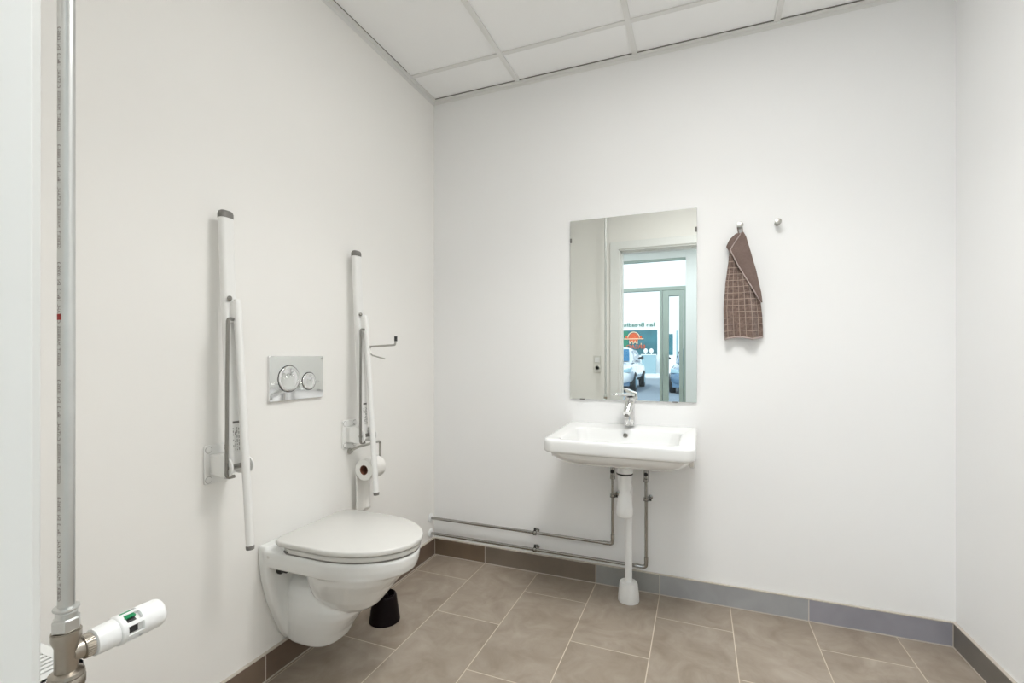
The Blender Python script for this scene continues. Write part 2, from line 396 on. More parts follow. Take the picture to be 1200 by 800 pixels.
MB().box(-1.95, -1.04, -28.02, -27.83, 1.2, 1.25).build('top_rail', M['facade'], pl, bevel=.005)
for i, x in enumerate((-1.68, -1.34)):
    q = MB().lathe((x, -27.92, 1.25), (0, 0, 1), [(.03, 0), (.03, .06), (.09, .09), (.13, .17), (.13, .23), (.09, .31), (.02, .35)], n=16)
    tag(q.build('globe_lamp', M['facade'], loc=(x, -27.92, 1.25)), 'small white globe lamp on top of the blue grey street screen', 'lamp', 'globe lamps on the street screen')

M['carwhite'] = pmat('car_paint_white', (.75, .80, .85, 1), .15, noise=.02, nscale=3, coat=1)
M['carglass'] = pmat('car_glass', srgb(46, 110, 150), .05, noise=.2, nscale=2)
M['carblue'] = pmat('car_paint_blue_grey', srgb(98, 130, 160), .15, noise=.05, nscale=3, coat=1)
M['tyre'] = pmat('tyre', (.03, .035, .04, 1), .7, noise=.1, nscale=20)
M['lamp'] = pmat('headlamp', srgb(165, 200, 215), .08, noise=.1, nscale=8)
def make_car(label, x, y, body, lower, ang=0):
    r = thing('car', label, 'car', (0, 0, 0))
    # sections along the length (front at y=0, rear at y=-4.3): (y, half width, z low, z high)
    def ring(y, hw, z0, z1, p=3.2, n=28, tuck=0.0):
        out = []
        for k in range(n):
            a = 2*PI*k/n; c, s = math.cos(a), math.sin(a)
            px = abs(c)**(2/p)*(1 if c >= 0 else -1); pz = abs(s)**(2/p)*(1 if s >= 0 else -1)
            z = (z0+z1)/2+pz*(z1-z0)/2; w = hw*(1-tuck*max(0, pz))
            out.append((px*w, y, z))
        return out
    B = [(0, .62, .30, .58), (-.04, .74, .24, .68), (-.2, .84, .20, .78), (-.6, .89, .19, .87), (-1.1, .90, .19, .95), (-1.5, .90, .19, .99), (-3.2, .90, .19, 1.0), (-4.0, .87, .22, .98), (-4.25, .80, .3, .90), (-4.3, .7, .35, .8)]
    MB().loft([ring(*q) for q in B]).build('body', body, r, smooth=50)
    C = [(-1.15, .74, .9, .95), (-1.75, .74, .9, 1.36), (-2.1, .72, .9, 1.47), (-2.9, .71, .9, 1.48), (-3.6, .69, .9, 1.38), (-4.1, .70, .9, .98)]
    MB().loft([ring(*q, tuck=.16) for q in C]).build('roof', body, r, smooth=50)
    MB().add([(-.66, -1.13, .985), (.66, -1.13, .985), (.56, -1.80, 1.39), (-.56, -1.80, 1.39)], [(0, 1, 2, 3)]).build('windscreen', M['carglass'], r, smooth=0)
    for s in (-1, 1):
        MB().add([(s*.765, -1.55, 1.02), (s*.765, -3.5, 1.03), (s*.65, -3.3, 1.34), (s*.65, -2.0, 1.39)], [(0, 1, 2, 3)]).build('side_window', M['carglass'], r, smooth=0)
        MB().loft([[(s*(.90+a), -1.42+b, 1.04+c) for a, b, c in sec] for sec in
                   ([(0, 0, 0), (0, -.08, 0), (0, -.08, .05), (0, 0, .05)], [(.18, .03, -.02), (.18, -.12, -.02), (.18, -.12, .12), (.18, .03, .12)])]).build('wing_mirror', M['tyre'], r, bevel=.02)
        MB().loft([[(s*(.50+a), b, .62+c) for a, b, c in sec] for sec in
                   ([(0, .01, 0), (0, .01, .06), (0, -.2, .09), (0, -.2, 0)], [(.34, -.14, .02), (.34, -.14, .15), (.34, -.45, .17), (.34, -.45, .02)])]).build('headlight', M['lamp'], r, bevel=.01)
        for yy in (-.85, -3.45):
            w = MB().lathe((s*.72, yy, .31), (s, 0, 0), [(.22, 0), (.31, .01), (.325, .06), (.325, .15), (.30, .195), (.2, .2)], n=28).build('wheel', M['tyre'], r)
            MB().lathe((s*.915, yy, .31), (s, 0, 0), [(.20, 0), (.18, .012), (.05, .02), (.01, .022)], n=20).build('hub_cap', M['lamp'], w)
    MB().box(-.42, .42, -.03, .03, .42, .58).build('grille', M['tyre'], r, bevel=.02)
    MB().loft([[(x, y-.0, z) for x, y, z in sec] for sec in ([(-.8, -.16, .20), (-.8, -.16, .36), (-.8, -.3, .36), (-.8, -.3, .2)], [(-.5, .045, .20), (-.5, .045, .36), (-.5, -.2, .36), (-.5, -.2, .2)],
             [(.5, .045, .20), (.5, .045, .36), (.5, -.2, .36), (.5, -.2, .2)], [(.8, -.16, .20), (.8, -.16, .36), (.8, -.3, .36), (.8, -.3, .2)])]).build('bumper', lower, r, bevel=.02)
    r.location = (x, y, -.02); r.rotation_euler = (0, 0, ang)
    return r
make_car('white parked car with a blue windscreen nearest the teal shop window', -1.42, -12.6, M['carwhite'], M['carblue'])
make_car('blue grey parked car seen through the narrow glazed door', 1.45, -12.5, M['carblue'], M['carblue'])

# ------------------------------------------------------------------ wall hung toilet
YC = -.985
wc = thing('wall_hung_toilet', 'white wall hung ceramic toilet with its lid closed, on the left wall', 'toilet', (0, YC, .08))
def dring(x0, xm, xt, hw, z, n=40, p=2.0, r=.03):
    """D shaped outline: square back at x0, straight to xm, elliptical front to xt"""
    pts = [(x0, -hw+r), (x0+r*.3, -hw+r*.3), (x0+r, -hw)]
    for k in range(n+1):
        a = -PI/2+PI*k/n; pts.append((xm+(xt-xm)*abs(math.cos(a))**(2/p), hw*math.copysign(abs(math.sin(a))**(2/p), math.sin(a))))
    pts += [(x0+r, hw), (x0+r*.3, hw-r*.3), (x0, hw-r)]
    return [(x, YC+y, z) for x, y in pts]
mb = MB()
# flange against the wall, narrowing downwards
fl = [(.096, .050), (.108, .066), (.14, .086), (.19, .108), (.27, .140), (.35, .161), (.42, .170), (.468, .170), (.476, .166)]
mb.loft([[(x, YC+y, z) for x, y in ((.002, -w), (.036, -w), (.046, -w+.012), (.046, w-.012), (.036, w), (.002, w))] for z, w in fl])
# rim band
mb.loft([dring(.002, .25, xt, hw, z) for z, hw, xt in ((.402, .160, .497), (.408, .167, .506), (.430, .172, .514), (.455, .174, .518), (.464, .172, .516), (.467, .166, .51))])
# bowl below the rim
def oring(x0, x1, hw, z, n=36, p=2.3):
    cx, a = (x0+x1)/2, (x1-x0)/2
    return [(cx+a*math.copysign(abs(math.cos(t))**(2/p), math.cos(t)), YC+hw*math.copysign(abs(math.sin(t))**(2/p), math.sin(t)), z) for t in (2*PI*k/n for k in range(n))]
mb.loft([oring(x0, x1, hw, z) for x0, x1, hw, z in ((.17, .30, .045, .240), (.15, .340, .066, .250), (.13, .368, .088, .270), (.12, .394, .112, .302), (.11, .428, .134, .345), (.11, .462, .150, .38), (.11, .485, .158, .41))])
# trap housing
mb.loft([oring(x0, x1, hw, z, p=2.8) for x0, x1, hw, z in ((.010, .168, .052, .100), (.005, .198, .074, .105), (.003, .216, .088, .118), (.003, .236, .095, .155), (.003, .262, .101, .19), (.003, .290, .104, .225), (.003, .298, .104, .25), (.004, .275, .098, .285), (.008, .22, .084, .315), (.016, .19, .066, .335), (.035, .17, .03, .346))])
bowl = mb.build('bowl', M['wcceramic'], wc)
md = bowl.modifiers.new('remesh', 'REMESH'); md.mode = 'VOXEL'; md.voxel_size = .0042; md.use_smooth_shade = True
md = bowl.modifiers.new('smooth', 'SMOOTH'); md.factor = .5; md.iterations = 5
MB().lathe((.053, YC-.1705, .447), (0, -1, 0), [(.0088, 0), (.0088, .0016)], n=20).build('fixing_ring', M['grey'], bowl)
MB().lathe((.053, YC-.1705, .447), (0, -1, 0), [(.0066, 0), (.0066, .0026), (.005, .003)], n=20).build('fixing_cap', M['seat'], bowl)
MB().lathe((.044, YC-.118, .382), (1, 0, 0), [(.016, 0), (.016, .010), (.009, .014), (.009, .034), (.0, .036)], n=18).build('fixing_bolt', M['dark'], wc)
def dslab(x0, xm, xt, hw, z0, z1, e, r=.05):
    mbx = MB()
    mbx.loft([dring(x0+e, xm, xt-e, hw-e, z0, r=r), dring(x0+e*.3, xm, xt-e*.3, hw-e*.3, z0+e*.3, r=r), dring(x0, xm, xt, hw, z0+e, r=r), dring(x0, xm, xt, hw, z1-e, r=r),
              dring(x0+e*.3, xm, xt-e*.3, hw-e*.3, z1-e*.3, r=r), dring(x0+e, xm, xt-e, hw-e, z1, r=r)])
    return mbx
st = dslab(.095, .26, .520, .173, .4710, .4865, .003)
# open the seat ring is hidden by the lid; keep the outer shape
st.build('seat', M['seat'], wc, smooth=50)
for g0, g1 in ((.4655, .4715), (.4860, .4910)):  # grey slabs drawn as the dark shadow lines between rim, seat and lid
    gm = MB(); gm.loft([dring(.10, .26, .5165, .1695, g0), dring(.10, .26, .5165, .1695, g1)]); gm.build('gap_shade', M['grey'], wc)
dslab(.070, .27, .527, .181, .4905, .5085, .0045, r=.04).build('lid', M['seat'], wc, smooth=50)
for s in (-1, 1):
    h = MB().lathe((.062, YC+s*.078, .468), (0, 0, 1), [(.016, 0), (.016, .012), (.012, .016)], n=20)
    h.cyl((.062, YC+s*.078-.02, .489), (.062, YC+s*.078+.02, .489), .009)
    h.build('hinge', M['seat'], wc)

# brush holder on the floor behind the toilet
bh = thing('brush_holder', 'black tapered plastic toilet brush holder on the tiles beside the toilet', 'brush holder', (.158, -.665, 0))
bx, by = .158, -.665
MB().lathe((bx, by, 0), (0, 0, 1), [(.060, 0), (.064, .002), (.0635, .010), (.060, .028), (.050, .102), (.0475, .110), (.0455, .112), (.0425, .110), (.042, .104), (.046, .06), (.05, .02), (.0, .018)], n=48).build('cup', M['brush'], bh, smooth=40)
mb = MB()
for k in range(4):
    a = PI/4+k*PI/2; mb.box(bx-.002, bx+.002, by, by+.001, .02, .03)
    mb.tube([(bx, by, .090), (bx+.043*math.cos(a), by+.043*math.sin(a), .099)], .004, 8)
mb.lathe((bx, by, .02), (0, 0, 1), [(.012, 0), (.012, .07), (.016, .08), (.014, .092), (.005, .095)], n=20)
mb.build('inner_collar', M['brush'], bh)

# ------------------------------------------------------------------ flush plate
fp = thing('flush_plate', 'chrome dual flush plate with one large and one small round button', 'flush plate', (0, -.99, .962))
mb = MB(); mb.prism(rrect(-.990, 1.043, .126, .081, .004, 4), lambda y, z: (0, y, z), lambda y, z: (.011, y, z))
mb.build('plate', M['chrome'], fp, bevel=.0015)
for (y, z, r) in ((-1.032, 1.041, .0475), (-.938, 1.028, .0325)):
    MB().lathe((.011, y, z), (1, 0, 0), [(r+.002, 0), (r+.002, .0006), (r, .0008), (r, .0001)], n=48).build('button_ring', M['dark'], fp)
    MB().lathe((.011, y, z), (1, 0, 0), [(r-.0004, 0), (r-.0004, .0025), (r-.0025, .0040), (r*.75, .0026), (r*.4, .0016), (.0005, .0012)], n=48).build('button', M['chrome'], fp, smooth=60)

# ------------------------------------------------------------------ folding grab rails
def make_rail(label, hook):
    """hinge at origin y = 0 (rail plane), x from the wall, z absolute"""
    r = thing('folding_grab_rail', label, 'grab rail', (0, 0, .79), 'folding grab rails on either side of the toilet')
    pm = MB(); pm.prism(rrect(.0, .79, .043, .060, .007, 4), lambda y, z: (.0005, y, z), lambda y, z: (.007, y, z))
    wp = pm.build('wall_plate', M['railwhite'], r, bevel=.002)
    for y in (-.030, .030):
        for z in (-.046, .046):
            MB().lathe((.0065, y, .79+z), (1, 0, 0), [(.0095, 0), (.0095, .0016), (.0075, .0026), (.003, .0028)], n=20).build('screw_cap', M['railwhite'], wp)
            MB().lathe((.0066, y, .79+z), (1, 0, 0), [(.0108, 0), (.0108, .0006)], n=20).build('screw_ring', M['steel'], wp)
    # hinge block and cheeks
    hb = MB().box(.006, .052, -.026, .026, .758, .822).build('hinge_block', M['railwhite'], r, bevel=.003)
    MB().lathe((.034, -.026, .79), (0, -1, 0), [(.0055, 0), (.0055, .002), (.0035, .0022)], n=16).build('torx_screw', M['grey'], hb)
    for s in (-1, 1):
        pts = [(.030, .762), (.030, .818), (.062, .826)]+[(.090+(.022 if s < 0 else .036)*math.cos(a), .788+.028*math.sin(a)) for a in (math.radians(d) for d in range(70, -101, -15))]+[(.062, .758)]
        MB().prism(pts, lambda x, z: (x, s*.0265, z), lambda x, z: (x, s*.032, z)).build('cheek', M['railwhite'], r, bevel=.0015)
    MB().cyl((.090, -.034, .788), (.090, .034, .788), .008).build('hinge_pin', M['steel'], r)
    # upright arm, leaning back to the wall at the top
    def arm_x(z): return .078 + (.040-.078)*(z-.80)/(1.565-.80)
    secs = []
    for z in (.775, .80, 1.0, 1.2, 1.4, 1.552):
        secs.append([(arm_x(z)+a, y, z) for y, a in rrect(0, 0, .0205, .0135, .010, 5)])
    MB().loft(secs).build('arm', M['railwhite'], r, smooth=50)
    caps = [[(arm_x(1.552)+a, y, z) for y, a in rrect(0, 0, .0215-d, .0145-d, .0105, 5)] for z, d in ((1.550, 0), (1.563, 0), (1.570, .002), (1.573, .006))]
    MB().loft(caps).build('end_cap', M['grey'], r, smooth=60)
    # bump stops on the arm
    for z in (1.300,):
        MB().lathe((arm_x(z)+.013, -.010, z), (1, 0, 0), [(.0045, 0), (.0045, .003), (.0075, .004), (.0075, .008), (.005, .010)], n=18).build('stop_bolt', M['steel'], r)
    # fork that carries the leg
    MB().box(arm_x(1.25)+.010, arm_x(1.25)+.030, -.006, .014, 1.225, 1.290).build('leg_bracket', M['railwhite'], r, bevel=.003)
    # hanging support leg
    a, b = Vector((.083, .006, 1.297)), Vector((.142, .003, .552))
    MB().tube([a, a.lerp(b, .02), b], [.009, .0115, .0115], 20).build('leg', M['railwhite'], r)
    d = (b-a).normalized()
    MB().tube([b, b+d*.004, b+d*.012], [.0118, .0122, .0112], 20).build('foot', M['grey'], r)
    # steel link rod on the near side
    rod = fillet([(.088, -.010, 1.236), (.088, -.028, 1.236), (.092, -.036, .760), (.095, -.012, .760)], .012, 6)
    MB().tube(rod, .0052, 12).build('link_rod', M['steel'], r)
    # type label on the arm face with rows of tiny print
    x0 = lambda z: arm_x(z)+.0136
    lb = MB().add([(x0(.83), -.013, .83), (x0(.83), .013, .83), (x0(.93), .013, .93), (x0(.93), -.013, .93)], [(0, 1, 2, 3)]).build('type_label', M['label'], r, smooth=0)
    mb = MB()
    for i in range(4):
        y = -.010+i*.0062
        z = .836
        while z < .905:
            l = random.choice((.004, .007, .010)); w = .0011
            if random.random() < .75:
                mb.add([(x0(zz)+.0004, y+yy, zz) for yy, zz in ((-w, z), (w, z), (w, z+l), (-w, z+l))], [(0, 1, 2, 3)])
            z += l+.004
    mb.add([(x0(zz)+.0004, yy, zz) for yy, zz in ((-.011, .918), (.011, .918), (.011, .925), (-.011, .925))], [(0, 1, 2, 3)])
    mb.build('print', M['grey'], lb, smooth=0)
    return r
g1 = make_rail('white folding grab rail on the wall left of the flush plate', False)
g2 = copy_tree(g1)
g2['label'] = 'white folding grab rail with a steel crutch hook, right of the flush plate'
g1.location = (0, -1.302, .79); g2.location = (0, -.704, .79)
# crutch hook clamped on the far rail's leg
hk = MB().tube(fillet([(.100, .012, 1.164), (.226, .018, 1.170), (.229, .018, 1.194)], .008, 5), .0042, 10)
hk.tube(fillet([(.100, .012, 1.158), (.112, .010, 1.128), (.182, .008, 1.112)], .02, 6), .0030, 10)
hk.lathe((.088, .012, 1.162), (1, 0, 0), [(.008, 0), (.010, .006), (.008, .014), (.005, .018)], n=16)
hk = hk.build('crutch_hook', M['hookmetal'], g2)
MB().cyl((.2292, .018, 1.186), (.2292, .018, 1.206), .0062).build('hook_tip', M['dark'], hk)

# ------------------------------------------------------------------ toilet roll holder and roll
rh = thing('toilet_roll_holder', 'bent steel toilet roll holder below the far grab rail', 'toilet roll holder', (0, -.70, .74))
MB().tube(fillet([(.006, -.700, .716), (.050, -.700, .736), (.076, -.698, .744), (.076, -.588, .744), (.0755, -.588, .640), (.0755, -.66, .640)], .014, 6), .0052, 12).build('holder_bar', M['hookmetal'], rh)
MB().lathe((.0005, -.700, .714), (1, 0, 0), [(.013, 0), (.013, .004), (.009, .007), (.007, .014)], n=22).build('wall_rose', M['hookmetal'], rh)
tr = thing('toilet_roll', 'white toilet roll on the steel holder with a sheet hanging down behind', 'toilet roll', (.088, -.67, .640))
ry0, ry1, rz, rx, rr_ = -.698, -.606, .638, .0755, .045
MB().lathe((rx, ry0, rz), (0, 1, 0), [(.020, .0), (rr_-.001, 0), (rr_, .001), (rr_, ry1-ry0-.001), (rr_-.001, ry1-ry0), (.020, ry1-ry0), (.020, .0)], n=48, cap=False).build('paper', M['paper'], tr)
MB().lathe((rx, ry0-.0005, rz), (0, 1, 0), [(.0205, .0), (.0205, ry1-ry0+.001), (.0188, ry1-ry0+.001), (.0188, .0), (.0205, 0)], n=32, cap=False).build('core', M['core'], tr)
sh = []
zz = [.632, .60, .56, .52, .48, .458, .446]
mb = MB(); vs = []; fs = []; ny = 10
for i, z in enumerate(zz):
    for j in range(ny+1):
        y = ry0+(ry1-ry0)*j/ny
        vs.append((.0315+.004*i/6+.0035*math.sin(j*1.1+i*.6)*i/6, y, z+(.004*math.sin(j*2.1) if i == len(zz)-1 else 0)))
for i in range(len(zz)-1):
    for j in range(ny): a = i*(ny+1)+j; fs.append((a, a+1, a+ny+2, a+ny+1))
o = mb.add(vs, fs).build('hanging_sheet', M['paper'], tr)
o.modifiers.new('solid', 'SOLIDIFY').thickness = .0008

# ------------------------------------------------------------------ mirror
mr = thing('wall_mirror', 'frameless rectangular mirror on the wall above the sink', 'mirror', (1.096, 0, .909))
mb = MB().box(.798, 1.394, -.0105, -.0045, .910, 1.804); mb.build('glass', M['mirror'], mr, bevel=.0008)
for (x, z) in ((.8, 1.705), (1.392, 1.705)):
    s = -1 if x < 1 else 1
    MB().box(x-.006 if s > 0 else x-.003, x+.003 if s > 0 else x+.006, -.0135, 0, z-.011, z+.011).build('mirror_clip', M['grey'], mr, bevel=.001)
for x in (.86, 1.30):
    MB().box(x-.012, x+.012, -.0135, 0, .9065, .912).build('mirror_clip', M['grey'], mr, bevel=.001)

# ------------------------------------------------------------------ wash basin
bs = thing('wash_basin', 'white rectangular wall hung ceramic sink with rounded front corners', 'sink', (1.097, -.2, .64))
xc = 1.097
def brim(hw, y0, y1, r, z, dz=0, n=7):
    cy = (y0+y1)/2; hd = abs(y1-y0)/2
    out = []
    for x, y in rrect(xc, cy, hw, hd, r, n): out.append((x, y, z+dz*max(0, min(1, (y+.14)/.06))))
    return out
def brect(hw, y1, rf, z, dz=0, rb=.004, n=7):
    """outer outline: square at the wall (y=-.002), rounded front corners radius rf at y1"""
    pts = []
    for k in range(n+1): a = PI/2*k/n; pts.append((xc+hw-rb+rb*math.cos(a), -.002-rb+rb*math.sin(a)))
    for k in range(n+1): a = PI/2+PI/2*k/n; pts.append((xc-hw+rb+rb*math.cos(a), -.002-rb+rb*math.sin(a)))
    for k in range(n+1): a = PI+PI/2*k/n; pts.append((xc-hw+rf+rf*math.cos(a), y1+rf+rf*math.sin(a)))
    for k in range(n+1): a = 1.5*PI+PI/2*k/n; pts.append((xc+hw-rf+rf*math.cos(a), y1+rf+rf*math.sin(a)))
    return [(x, y, z+dz*max(0, min(1, (y+.13)/.03))) for x, y in pts]
rings = [brim(.05, -.17, -.27, .045, .658), brim(.16, -.09, -.36, .08, .662), brim(.228, -.05, -.425, .09, .674), brim(.264, -.03, -.462, .085, .696), brim(.277, -.025, -.478, .075, .718),
         brect(.280, -.481, .06, .728), brect(.291, -.488, .058, .729), brect(.2965, -.493, .056, .733), brect(.298, -.495, .055, .743), brect(.298, -.496, .055, .772, .008), brect(.296, -.494, .055, .781, .010), brect(.291, -.489, .052, .786, .012),
         brim(.238, -.105, -.470, .055, .786, 0), brim(.234, -.109, -.466, .052, .782), brim(.230, -.113, -.461, .05, .770), brim(.215, -.122, -.435, .05, .705), brim(.195, -.14, -.41, .06, .688), brim(.12, -.18, -.35, .06, .680), brim(.03, -.24, -.30, .028, .677)]
bas = MB().loft(rings).build('bowl', M['ceramic'], bs, smooth=80)
bv = bas.modifiers.new('subd', 'SUBSURF'); bv.levels = 1; bv.render_levels = 2
MB().box(xc-.290, xc+.290, -.028, -.003, .680, .735).build('wall_skirt', M['ceramic'], bas, bevel=.004, seg=3)
for q in (-1, 1): MB().prism([(-.003, .672), (-.30, .672), (-.36, .690), (-.40, .735), (-.003, .735)], lambda y, z: (xc+q*.271, y, z), lambda y, z: (xc+q*.289, y, z)).build('side_skirt', M['ceramic'], bas, bevel=.004, seg=3)
MB().lathe((1.087, -.1135, .757), (0, -1, .12), [(.0115, -.004), (.0115, .002), (.0095, .0028), (.0075, .001)], n=24).build('overflow_ring', M['hookmetal'], bs)
MB().lathe((1.087, -.115, .757), (0, -1, .12), [(.0072, -.004), (.0072, .0015)], n=20).build('overflow_hole', M['grey'], bs)
MB().lathe((xc, -.27, .677), (0, 0, 1), [(.030, 0), (.030, .002), (.024, .004), (.015, .003)], n=28).build('drain_plug', M['chrome'], bs)

# faucet
fc = thing('faucet', 'chrome single lever faucet on the back of the sink', 'faucet', (1.10, -.058, .797))
fx, fy = 1.100, -.060
mb = MB().lathe((fx, fy, .797), (0, 0, 1), [(.026, 0), (.026, .003), (.0235, .005), (.0225, .05), (.0225, .110), (.0245, .122), (.0245, .130), (.020, .134)], n=32)
mb.build('body', M['chrome'], fc, smooth=40)
def ov(c, d, hw, hh, n=20):
    d = Vector(d).normalized(); side = Vector((1, 0, 0)); up = side.cross(d).normalized()
    return [Vector(c)+side*hw*math.cos(2*PI*k/n)+up*hh*math.sin(2*PI*k/n) for k in range(n)]
MB().loft([ov((fx, fy-.005, .902), (0, -1, -.15), .0225, .021), ov((fx, fy-.04, .893), (0, -1, -.25), .020, .018), ov((fx, fy-.085, .877), (0, -1, -.35), .0175, .0145), ov((fx, fy-.112, .866), (0, -1, -.4), .017, .0125)]).build('spout', M['chrome'], fc, smooth=60)
MB().lathe((fx, fy-.100, .862), (0, -.1, -1), [(.012, 0), (.012, .012), (.009, .013)], n=22).build('aerator', M['steel'], fc)
lv = [(0.02, .934, .019, .009), (0, .940, .023, .010), (-.04, .944, .022, .0075), (-.09, .948, .019, .0055), (-.14, .952, .016, .004), (-.146, .952, .010, .003)]
MB().loft([ov((fx-.050*max(0, -a)/.14, fy+a, z), (-.3, -1, .08), w, t) for a, z, w, t in lv]).build('lever', M['chrome'], fc, smooth=60)

# drain trap and standpipe
dt = thing('drain_trap', 'white plastic bottle trap with waste pipe running down to the floor', 'drain trap', (xc, -.12, 0))
tx, ty = 1.098, -.215
MB().lathe((tx, ty, .575), (0, 0, 1), [(.030, 0), (.031, .004), (.031, .026), (.028, .028), (.028, .030), (.035, .032), (.035, .064)], n=32).build('outlet', M['plasticw'], dt)
MB().lathe((tx, ty, .603), (0, 0, 1), [(.0345, 0), (.036, .001), (.036, .006), (.0345, .007)], n=32).build('seal_ring', M['dark'], dt)
MB().lathe((tx, ty, .415), (0, 0, 1), [(.018, 0), (.030, .003), (.0345, .010), (.0355, .03), (.0335, .06), (.028, .09), (.0215, .110), (.021, .118), (.027, .120), (.028, .145), (.029, .160)], n=32).build('bottle', M['plasticw'], dt, smooth=50)
MB().tube(fillet([(tx, ty+.015, .535), (tx+.003, -.145, .55), (tx+.006, -.120, .52), (1.101, -.115, .40)], .03, 8), .0165, 20).build('elbow', M['plasticw'], dt)
MB().cyl((1.101, -.115, .42), (1.101, -.115, .07), .0163).build('waste_pipe', M['plasticw'], dt)
MB().lathe((1.101, -.115, 0.0), (0, 0, 1), [(.047, 0), (.048, .003), (.0465, .03), (.041, .078), (.038, .086), (.030, .088), (.018, .086)], n=40).build('floor_collar', M['rubberw'], dt, smooth=40)

# water pipes
def water_pipe(label, x, zh, ztop):
    r = thing('water_pipe', label, 'pipe', (x, -.04, zh), 'water pipes feeding the sink')
    yy = -.042
    pts = fillet([(.004, yy, zh), (x, yy, zh+.002), (x, yy, ztop)], .024, 8)
    MB().tube(pts, .0075, 16).build('tube', M['pipe'], r)
    mb = MB()
    mb.cyl((x-.045, yy, zh+.002), (x-.024, yy, zh+.002), .0092).cyl((x, yy, zh+.026), (x, yy, zh+.048), .0092)
    mb.tube(fillet([(x-.03, yy, zh+.002), (x, yy, zh+.002), (x, yy, zh+.032)], .024, 8), .0086, 16)
    mb.build('elbow_fitting', M['pipe'], r)
    MB().lathe((.001, yy, zh), (1, 0, 0), [(.024, 0), (.024, .004), (.018, .007), (.0085, .008)], n=28).build('wall_rose', M['plasticw'], r)
    # clamps: one on the run, one on the riser
    for (c, d, side) in (((.621, yy, zh+.001), (1, 0, 0), Vector((0, 0, 1))), ((x, yy, .452), (0, 0, 1), Vector((1, 0, 0)))):
        c = Vector(c); d = Vector(d)
        cl = MB().lathe(c-d*.007, d, [(.0085, 0), (.0125, .0), (.0125, .014), (.0085, .014)], n=24)
        cl.cyl(c+Vector((0, .011, 0)), (c.x, -.0005, c.z), .005)
        cb = cl.build('pipe_clamp', M['pipe'], r)
        s2 = MB()
        p = c+side*.019
        s2.box(p.x-.005, p.x+.005, p.y-.004, p.y+.004, p.z-.006, p.z+.006)
        s2.lathe(c-d*.0072, d, [(.0126, 0), (.0132, .0), (.0132, .003), (.0126, .003)], n=24)
        s2.build('clamp_screw', M['dark'], cb, bevel=.001)
        MB().lathe((c.x+(side.x*.016), -.0005, c.z+(side.z*.0)), (0, -1, 0), [(.011, 0), (.011, .003), (.006, .005)], n=20).build('clamp_base', M['pipe'], cb)
    # angle valve at the top of the riser
    v = MB().lathe((x, yy, ztop-.012), (0, 0, 1), [(.0095, 0), (.0125, .002), (.0125, .016), (.010, .018), (.0115, .020), (.0115, .058), (.0135, .060), (.0135, .072), (.006, .074), (.006, .128)], n=20)
    v = v.build('angle_valve', M['pipe'], r)
    MB().lathe((x, yy-.0105, ztop+.028), (0, -1, 0), [(.0088, 0), (.0088, .005), (.005, .006)], n=16).build('valve_spindle', M['dark'], v)
    MB().cyl((x, yy, ztop+.028), (x, -.001, ztop+.028), .006).build('valve_stub', M['chrome'], v)
water_pipe('upper thin chromed water pipe along the back wall, rising left of the waste pipe', 1.016, .217, .543)
water_pipe('lower thin chromed water pipe along the back wall, rising right of the waste pipe', 1.172, .131, .543)

# ------------------------------------------------------------------ hooks and towel
def hook(label, x):
    r = thing('wall_hook', label, 'hook', (x, 0, 1.70), 'steel wall hooks right of the mirror')
    MB().lathe((x, -.001, 1.70), (0, -1, 0), [(.011, 0), (.011, .003), (.0065, .005), (.006, .024), (.009, .028)], n=24).build('stem', M['hookmetal'], r)
    MB().lathe((x, -.026, 1.70), (0, -1, .12), [(.009, 0), (.0125, .002), (.0135, .008), (.0125, .012), (.004, .0145)], n=28).build('knob', M['hookmetal'], r)
hook('steel wall hook holding up the brown towel', 1.571)
hook('empty steel wall hook right of the brown towel', 1.718)

